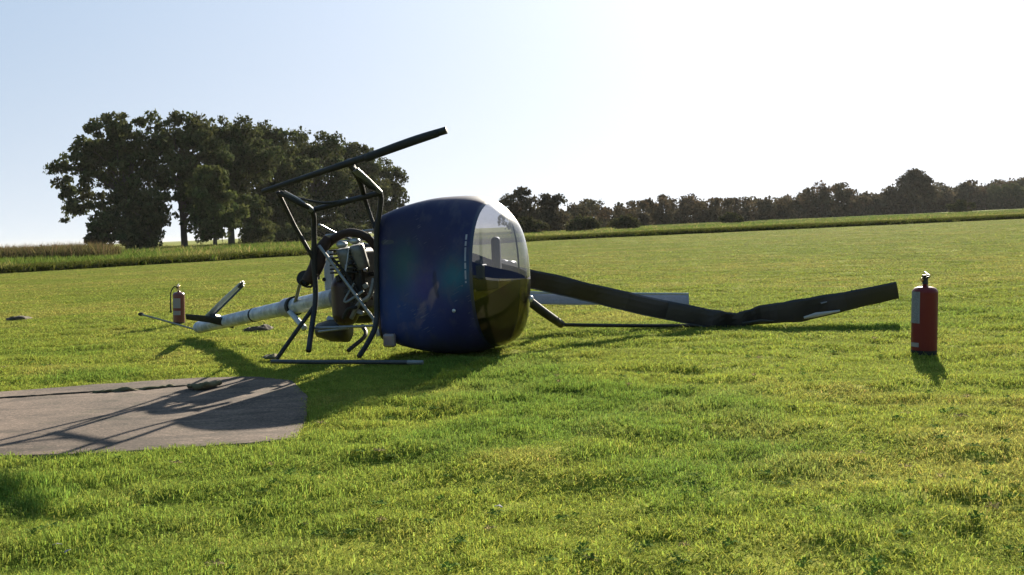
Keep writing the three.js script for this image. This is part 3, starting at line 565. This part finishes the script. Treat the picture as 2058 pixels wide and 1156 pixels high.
// engine bay
{
  const c = [-0.451,0.728,-0.35];
  const eb = hp('engine_block', [boxAt(0.27, 0.62, 0.42, [c[0] + 0.06, c[1] + 0.02, c[2]], 0.06), boxAt(0.2, 0.36, 0.5, [c[0] + 0.02, c[1] - 0.16, c[2] - 0.02], 0.08)], M.engine);
  for (let i = 0; i < 7; i++) { const f = boxAt(0.30, 0.016, 0.34, [c[0] + 0.02, c[1] + 0.10 + i * 0.036, c[2] + 0.1], 0.005); hp('cooling_fin', f, M.engine, eb); }
  for (const [a, b, cap, s] of [[[-0.427,1.059,-0.1], [-0.399,0.835,-0.16], [-0.429,1.098,-0.08], 0.075], [[-0.282,1.088,-0.1], [-0.253,0.865,-0.16], [-0.284,1.126,-0.08], 0.07]]) {
    const k = hp('cylinder_head', tube([a, b], [s, s * 0.95], { radial: 14 }), M.castAlu);
    hp('head_cap', ball(cap, s * 0.75, 1, 0.6, 1), M.paleSteel, k);
  }
  hp('fuel_tank', [new THREE.CapsuleGeometry(0.13, 0.26, 6, 16).translate(...[-0.5,0.554,-0.2])], M.tank);
  hp('coolant_hose', tube([[-0.347,0.391,-0.05], [-0.234,0.535,-0.02], [-0.122,0.6,-0.02], [-0.075,0.767,-0.05]], 0.022), M.castAlu);
  hp('coolant_hose', tube([[-0.436,0.392,-0.05], [-0.345,0.481,0], [-0.245,0.5,0.02]], 0.018), M.blackRubber);
  hp('exhaust_pipe', tube([[-0.639,1.066,-0.1], [-0.509,1.158,-0.08], [-0.324,1.209,-0.08], [-0.158,1.155,-0.1], [-0.09,1.047,-0.15]], [0.036, 0.042, 0.04, 0.036], { radial: 14 }), M.rust).userData.label = 'rust brown exhaust pipe arching over the engine';
  const ex = hp('exhaust_pipe', tube([[-0.556,1.17,-0.05], [-0.622,1.045,0], [-0.656,0.904,0.03], [-0.746,0.759,0.06]], [0.045, 0.06, 0.075, 0.07, 0.062], { radial: 14 }), M.rust);
  ex.userData.label = 'dark brown tail pipe hanging behind the gear';
  hp('pipe_mouth', new THREE.TorusGeometry(0.058, 0.012, 8, 18).rotateX(0.9).translate(...[-0.759,0.74,0.06]), M.blackRubber, ex);
  hp('pulley', [new THREE.CylinderGeometry(0.075, 0.075, 0.05, 20).rotateX(1.2).translate(...[-0.818,0.786,0])], M.blackRubber);
  hp('rear_panel', boxAt(0.10, 0.56, 0.05, [-0.863,0.757,-0.52], 0.015), M.white).userData.label = 'pale grey panel behind the engine';
  hp('panel_bolt', ball([-0.909,0.749,-0.49], 0.02), M.blackRubber);
  // lump of engine parts behind, dark
  hp('gearbox', [boxAt(0.34, 0.5, 0.3, [-0.628,0.534,-0.75], 0.08), boxAt(0.2, 0.7, 0.2, [-0.46,0.743,-0.6], 0.05)], M.engine);
  for (let i = 0; i < 14; i++) {                          // wiring, lines and hoses crossing the bay
    const a = V([-0.408,0.964,-0.06]), q = [a.x + rr(-0.12, 0.28), a.y + rr(-0.45, 0.12), a.z + rr(-0.3, 0.05)], w = [q[0] + rr(-0.15, 0.15), q[1] + rr(-0.3, 0.1), q[2] + rr(0, 0.1)], e = [q[0] + rr(-0.1, 0.22), q[1] + rr(-0.35, 0.2), q[2] + rr(-0.1, 0.03)];
    hp(i % 3 ? 'hose' : 'cable', tube([q, w, e], i % 3 ? [0.009, 0.015] : [0.005, 0.005], { radial: 7 }), [M.blackRubber, M.castAlu, M.rust, M.blackRubber, M.paleSteel][i % 5]);
  }
  for (const p of [[-0.322,0.915,-0.04], [-0.171,0.698,-0.05], [-0.475,0.775,-0.06], [-0.246,0.447,-0.05], [-0.382,0.653,-0.06]]) hp('bracket', boxAt(rr(0.03, 0.08), rr(0.03, 0.07), 0.03, p, 0.006, [rr(-0.3, 0.3), 0, rr(-0.6, 0.6)]), rnd() < 0.5 ? M.castAlu : M.engine);
  hp('drive_belt', tube([[-0.505,0.969,-0.02], [-0.34,0.774,-0.02], [-0.288,0.536,-0.02]], [0.016, 0.016], { flat: 0.3 }), M.blackRubber);
  hp('spark_plug', ball([-0.168,0.849,-0.05], 0.022), M.lampGlass);
  const mu = hp('muffler', [tube([[-0.883,0.253,-0.3], [-0.55,0.252,-0.3]], [0.07, 0.115, 0.12], { radial: 18 })], M.engine);
  hp('muffler_rim', tube([[-0.76,0.367,-0.3], [-0.567,0.325,-0.26]], [0.03, 0.022]), M.white, mu);
  hp('muffler_band', tube([[-0.8,0.251,-0.17], [-0.459,0.284,-0.17]], 0.011), M.steel, mu);
  hp('muffler_strap', tube([[-0.261,0.314,-0.1], [-0.168,0.242,0], [-0.186,0.121,0.3]], 0.02), M.blackPaint);
}
// tail boom, bent back towards the field
{
  const A = [-0.666,0.577,-0.315], B = [-1.599,0.447,-0.897], C = [-2.455,0.32,-1.402], D = [-3.722,0.126,-2.059];
  hp('tail_boom', [tube([A, B], [0.09, 0.084], { radial: 18 }), tube([B, C, D], [0.082, 0.078, 0.074], { radial: 18, straight: true }), ball(D, 0.075, 1.15, 1, 1.15)], M.boomPaint).userData.label = 'white tail boom bent at the collar';
  const dir = V(B).sub(V(D)).normalize(), ring = (p, n, r, w, m, nm) => hp(nm, tube([V(p).addScaledVector(n, -w).toArray(), V(p).addScaledVector(n, w).toArray()], [r, r], { radial: 18 }), m);
  ring(B, V(A).sub(V(B)).normalize(), 0.102, 0.10, M.greyBlade, 'boom_collar');
  ring(V(B).addScaledVector(V(A).sub(V(B)).normalize(), 0.1).toArray(), V(A).sub(V(B)).normalize(), 0.106, 0.03, M.blackRubber, 'boom_clamp');
  ring([-2.41,0.327,-1.378], dir, 0.082, 0.022, M.blackRubber, 'boom_band');
  ring([-2.148,0.366,-1.228], dir, 0.083, 0.008, M.blueWhite, 'boom_band');
  hp('boom_strut', tube([[-1.563,0.417,-0.803], [-1.194,0.252,-0.525]], 0.03), M.white);
  hp('boom_strut', tube([[-1.445,0.484,-0.744], [-1.029,0.775,-0.269]], 0.018), M.castAlu);
  // tail rotor
  const hub = [-3.295,0.25,-1.806];
  const tr = hp('tail_rotor_hub', [new THREE.CylinderGeometry(0.06, 0.06, 0.1, 16).rotateX(1.4).translate(...hub)], M.engine);
  const up = [-2.844,0.673,-1.78], lf = [-3.546,0.295,-1.591];
  const b1 = hp('tail_rotor_blade', slab([[-3.413,0.269,-1.81], [-3.111,0.483,-1.776], up], [[0.7, 0.6, 0.25], [0.7, 0.6, 0.25], [0.7, 0.6, 0.25]], [0.085, 0.085, 0.085], 0.022), M.blueWhite);
  b1.userData.label = 'pale blue tail rotor blade pointing up';
  hp('blade_stripe', slab([[-3.356,0.257,-1.802], [-3.054,0.46,-1.756], [-2.817,0.645,-1.759]], [[0.7, 0.6, 0.25], [0.7, 0.6, 0.25], [0.7, 0.6, 0.25]], [0.018, 0.018, 0.016], 0.026), M.teal, b1);
  hp('blade_tip', slab([[-2.884,0.623,-1.753], [-2.832,0.691,-1.775]], [[0.7, 0.6, 0.25], [0.7, 0.6, 0.25]], [0.09, 0.09], 0.028), M.blackPaint, b1);
  hp('tail_rotor_blade', slab([[-2.935,0.199,-1.687], [-3.234,0.261,-1.615], lf], [[0, 1, 0.2], [0, 1, 0.2], [0, 1, 0.2]], [0.12, 0.085, 0.07], 0.022), M.blackPaint).userData.label = 'black tail rotor blade pointing left';
  hp('tail_guard', tube([[-3.758,0.09,-2.044], [-4.259,0.211,-2.049], [-4.667,0.292,-2.093]], 0.011), M.castAlu);
  hp('guard_tip', ball([-4.662,0.292,-2.095], 0.022, 2, 1, 1), M.blackRubber);
}
// main rotor: hub hidden behind the cabin, blades lying bent on the grass
{
  const hub = [0.515,0.761,-1.75];
  hp('rotor_mast', tube([[0.5, 0.77, -1.1], hub], 0.04), M.steel);
  hp('rotor_hub', [boxAt(0.3, 0.16, 0.16, hub, 0.04), ball(hub, 0.1)], M.engine);
  const C = [[0.614,0.688,-1.78], [1.017,0.582,-1.9], [1.35,0.476,-2.05], [1.708,0.352,-2.3], [2.016,0.214,-2.757], [2.426,0.112,-2.877], [2.745,0.075,-2.958], [2.996,0.133,-3.01], [3.401,0.168,-3.128], [3.854,0.248,-3.266], [4.372,0.35,-3.431]];
  const up = [0, 1, 0.1], W0 = [0.2, 0.2, 0.2, 0.2, 0.205, 0.205, 0.18, 0.2, 0.25, 0.21, 0.185], P = [], W = [], CH = [];
  for (let i = 0; i < C.length - 1; i++) for (let k = 0; k < 5; k++) {   // creased and dented skin, worst near the kink
    const t = k / 5, f = i + t, dm = 0.35 + 0.35 * Math.exp(-(((f - 6.4) / 1.6) ** 2)), p = V(C[i]).lerp(V(C[i + 1]), t);
    p.y += (noise(f * 2.7, 1, 141) - 0.5) * 0.022 * dm; p.z += (noise(f * 3.1, 2, 142) - 0.5) * 0.06 * dm;
    P.push(p.toArray()); W.push(lerp(W0[i], W0[i + 1], t) * (1 + (noise(f * 3.3, 3, 143) - 0.5) * 0.2 * dm)); CH.push([0, 1, 0.1 + 0.12 * Math.exp(-(((f - 6) / 0.6) ** 2)) + (noise(f * 2.3, 4, 144) - 0.5) * 0.8 * dm]);
  }
  P.push(C[10]); W.push(0.185); CH.push(up);
  const b = hp('rotor_blade', slab(P, CH, W, 0.028), M.darkBlade);
  hp('spar_edge', tube(P.filter((_, i) => i > 1 && i < 26).map((p, i) => [p[0], p[1] - W[i + 2] * 0.5, p[2] + 0.01]), [0.006, 0.006], { radial: 6, seg: 60 }), M.darkSteel, b);
  hp('paint_chip', slab([[3.61,0.239,-3.146], [3.67,0.252,-3.166]], [up, up], [0.018, 0.012], 0.012), M.greyBlade, b);
  hp('torn_skin', slab([[2.807,0.051,-2.919], [3.001,0.072,-2.969], [3.133,0.063,-3.003]], [up, up, up], [0.02, 0.035, 0.012], 0.02), M.darkSteel, b);
  b.userData.label = 'long dark main rotor blade kinked on the grass';
  const ts = slab([[3.438,0.091,-3.078], [3.56,0.119,-3.108], [3.799,0.153,-3.188]], [up, up, up], [0.025, 0.05, 0.018], 0.03);
  hp('torn_skin', ts, M.tornSkin, b);
  const b2 = hp('rotor_blade', slab([[0.3,0.374,-2.789], [0.828,0.338,-3.013], [1.448,0.305,-3.331], [2.041,0.268,-3.637]], [[0, 1, -0.5], [0, 1, -0.5], [0, 1, -0.5], [0, 1, -0.5]], [0.15, 0.15, 0.14, 0.135], 0.035), M.greyBlade);
  b2.userData.label = 'pale grey blade stub behind the dark blade';
  hp('blade_edge', tube([[0.417,0.438,-2.752], [1.114,0.393,-3.069], [2.068,0.338,-3.539]], 0.012), M.white, b2);
  const bar = hp('stabiliser_bar', tube([[0.721,0.457,-1.8], [0.823,0.301,-2], [0.877,0.093,-2.491]], [0.05, 0.05, 0.045]), M.blackPaint);
  hp('bar_rod', tube([[0.829,0.088,-2.492], [1.528,0.057,-2.659], [2.673,0.019,-2.982]], 0.02), M.blackPaint, bar);
  hp('bar_bolt', ball([0.82,0.433,-1.75], 0.035), M.paleSteel, bar);
}

// ------------------------------------------------------------------ fire extinguishers
function extinguisher(label, pos, r, h, { body = M.red, turn = 0, hose = false, lean = 0 }) {
  const t = thing('fire_extinguisher', label, 'fire extinguisher', pos, 'fire extinguishers by the wreck');
  t.rotation.set(0, turn, lean);
  const prof = [[0, 0.01], [r * 0.86, 0.01], [r * 0.9, 0.0], [r * 0.96, 0.004], [r * 0.97, 0.03], [r, 0.04], [r, h - r * 0.55], [r * 0.96, h - r * 0.36], [r * 0.8, h - r * 0.16], [r * 0.5, h - 0.006], [r * 0.22, h], [r * 0.2, h + 0.02], [0, h + 0.02]].map(p => new THREE.Vector2(...p));
  mesh('cylinder', new THREE.LatheGeometry(prof, 40), body, t);
  mesh('foot_ring', new THREE.CylinderGeometry(r * 1.005, r * 0.98, 0.035, 32, 1, true).translate(0, 0.0175, 0), M.blackRubber, t);
  const v = mesh('valve', [new THREE.CylinderGeometry(r * 0.2, r * 0.24, 0.05, 16).translate(0, h + 0.04, 0), boxAt(r * 0.45, 0.035, r * 0.4, [0, h + 0.075, 0], 0.008)], hose ? M.brass : M.engine, t);
  mesh('lever', [boxAt(0.018, 0.012, r * 1.1, [0, h + 0.10, r * 0.35], 0.004, [0.25, 0, 0]), boxAt(0.018, 0.010, r * 1.0, [0, h + 0.075, r * 0.4], 0.004)], M.blackPaint, v);
  mesh('gauge', new THREE.CylinderGeometry(0.018, 0.018, 0.012, 14).rotateZ(1.57).translate(-r * 0.28, h + 0.05, 0), M.brass, v);
  return t;
}
function wrapLabel(t, name, r, y0, y1, a0, a1, m) {
  const g = new THREE.CylinderGeometry(r + 0.0015, r + 0.0015, y1 - y0, 24, 1, true, a0, a1 - a0).translate(0, (y0 + y1) / 2, 0);
  return mesh(name, g, m, t);
}
{
  const labelTex = dataTex(64, 256, (i, j, o) => { let v = 0.17; const row = (j / 7) | 0; if (j % 7 < 3 && hash(row, (i / 5) | 0, 9) > 0.35 && i > 6 && i < 58) v = 0.08; o[0] = v * 0.95; o[1] = v * 1.0; o[2] = v * 1.12; });
  const lab = new THREE.MeshPhysicalMaterial({ map: labelTex, roughness: 0.5 });
  const p = [3.378,0,-9.408];
  const e1 = extinguisher('large red fire extinguisher standing alone on the grass at right', [p[0], 0.004, p[2]], 0.103, 0.565, { lean: -0.043, turn: 0 });
  wrapLabel(e1, 'label_sticker', 0.104, 0.26, 0.52, -1.75, -0.72, lab);
  wrapLabel(e1, 'label_sticker', 0.104, 0.065, 0.10, -1.6, -0.75, M.paperGrey);
  const q = [-4.797,0,-16.386];
  const e2 = extinguisher('small red fire extinguisher with pale label behind the tail rotor', [q[0], 0.004, q[2]], 0.083, 0.47, { body: M.redDark, hose: true, lean: -0.043, turn: 0 });
  wrapLabel(e2, 'label_sticker', 0.083, 0.24, 0.38, -0.9, 0.55, M.paperGrey);
  wrapLabel(e2, 'label_sticker', 0.083, 0.14, 0.20, -0.9, 0.55, M.paperGrey);
  mesh('hose', tube([[-0.01, 0.53, 0.01], [-0.05, 0.545, 0.03], [-0.103, 0.46, 0.03], [-0.112, 0.3, 0.02], [-0.108, 0.17, 0.02]], [0.009, 0.009, 0.009, 0.014]), M.blackRubber, e2);
}
// ------------------------------------------------------------------ turf clods, scraps
function clod(label, pts, r, flat, category = 'clod', name = 'turf_clod', mat = M.soil, group) {
  const g = tube(pts, r, { radial: 12, seg: 26 });
  const p = g.attributes.position; for (let i = 0; i < p.count; i++) { const x = p.getX(i), y = p.getY(i), z = p.getZ(i), n = (fbm(x * 14 + y * 9, z * 14, 121, 3) - 0.5) * 0.06; p.setXYZ(i, x + n * 0.7, Math.max(0.0, y * flat + n), z + n); }
  g.computeVertexNormals();
  return tag(mesh(name, g, mat), label, category, group);
}
clod('long dark ridge of turf along the far edge of the concrete', [[-3.436,0,-9.234], [-3.265,0.01,-9.254], [-3.002,0.01,-9.318], [-2.758,0,-9.492]], [0.014, 0.028, 0.022, 0.012], 0.6, 'clod', 'turf_clod', M.dryTurf);
clod('dark lump of torn turf on the concrete below the landing gear', [[-2.649,0.02,-9.226], [-2.517,0.05,-9.115], [-2.431,0.03,-9.322]], [0.03, 0.04, 0.028], 0.7, 'clod', 'turf_clod', M.dryTurf);
clod('brown patch of torn earth beside the tail boom', [[-3.474,0,-14.746], [-3.253,0.02,-14.563], [-3.179,0,-14.966]], [0.05, 0.09, 0.06], 0.7);
clod('dark molehill at the far left of the lawn', [[-8.495,0,-19.217], [-8.206,0.03,-18.899], [-8.19,0,-19.368]], [0.04, 0.10, 0.05], 0.6);
clod('small dark clod by the rear end of the lower skid', [[-2.51,0,-11.442], [-2.398,0.03,-11.224], [-2.388,0,-11.529]], [0.03, 0.05, 0.03], 0.45, 'clod', 'turf_clod', M.dryTurf);
const SCR = [[116, 1113, 'pale scrap lying in the grass at the lower left corner'], [136, 1127, 'pale flake beside the scrap at the lower left corner'], [1003, 1036, 'curled pale scrap in the foreground grass at centre'], ];
SCR.forEach(([px, py, lb], i) => {
  const S = [[-1.82,0,-4.419], [-1.74,0,-4.314], [-0.095,0,-4.722]][i];
  const g = slab([[-0.022, 0, 0], [0, 0.008, 0.004], [0.024, 0.001, -0.003]], [[0, 0.25, 1], [0, 0.1, 1], [0.2, 0.3, 1]], [0.012, 0.02, 0.01], 0.003);
  const m = tag(mesh('pale_scrap', g, M.scrap), lb, 'scrap', 'pale scraps in the grass');
  m.position.set(S[0], 0.035, S[2]); m.scale.setScalar(0.8); m.rotation.y = i * 1.3;
});

renderer.render(scene, camera);
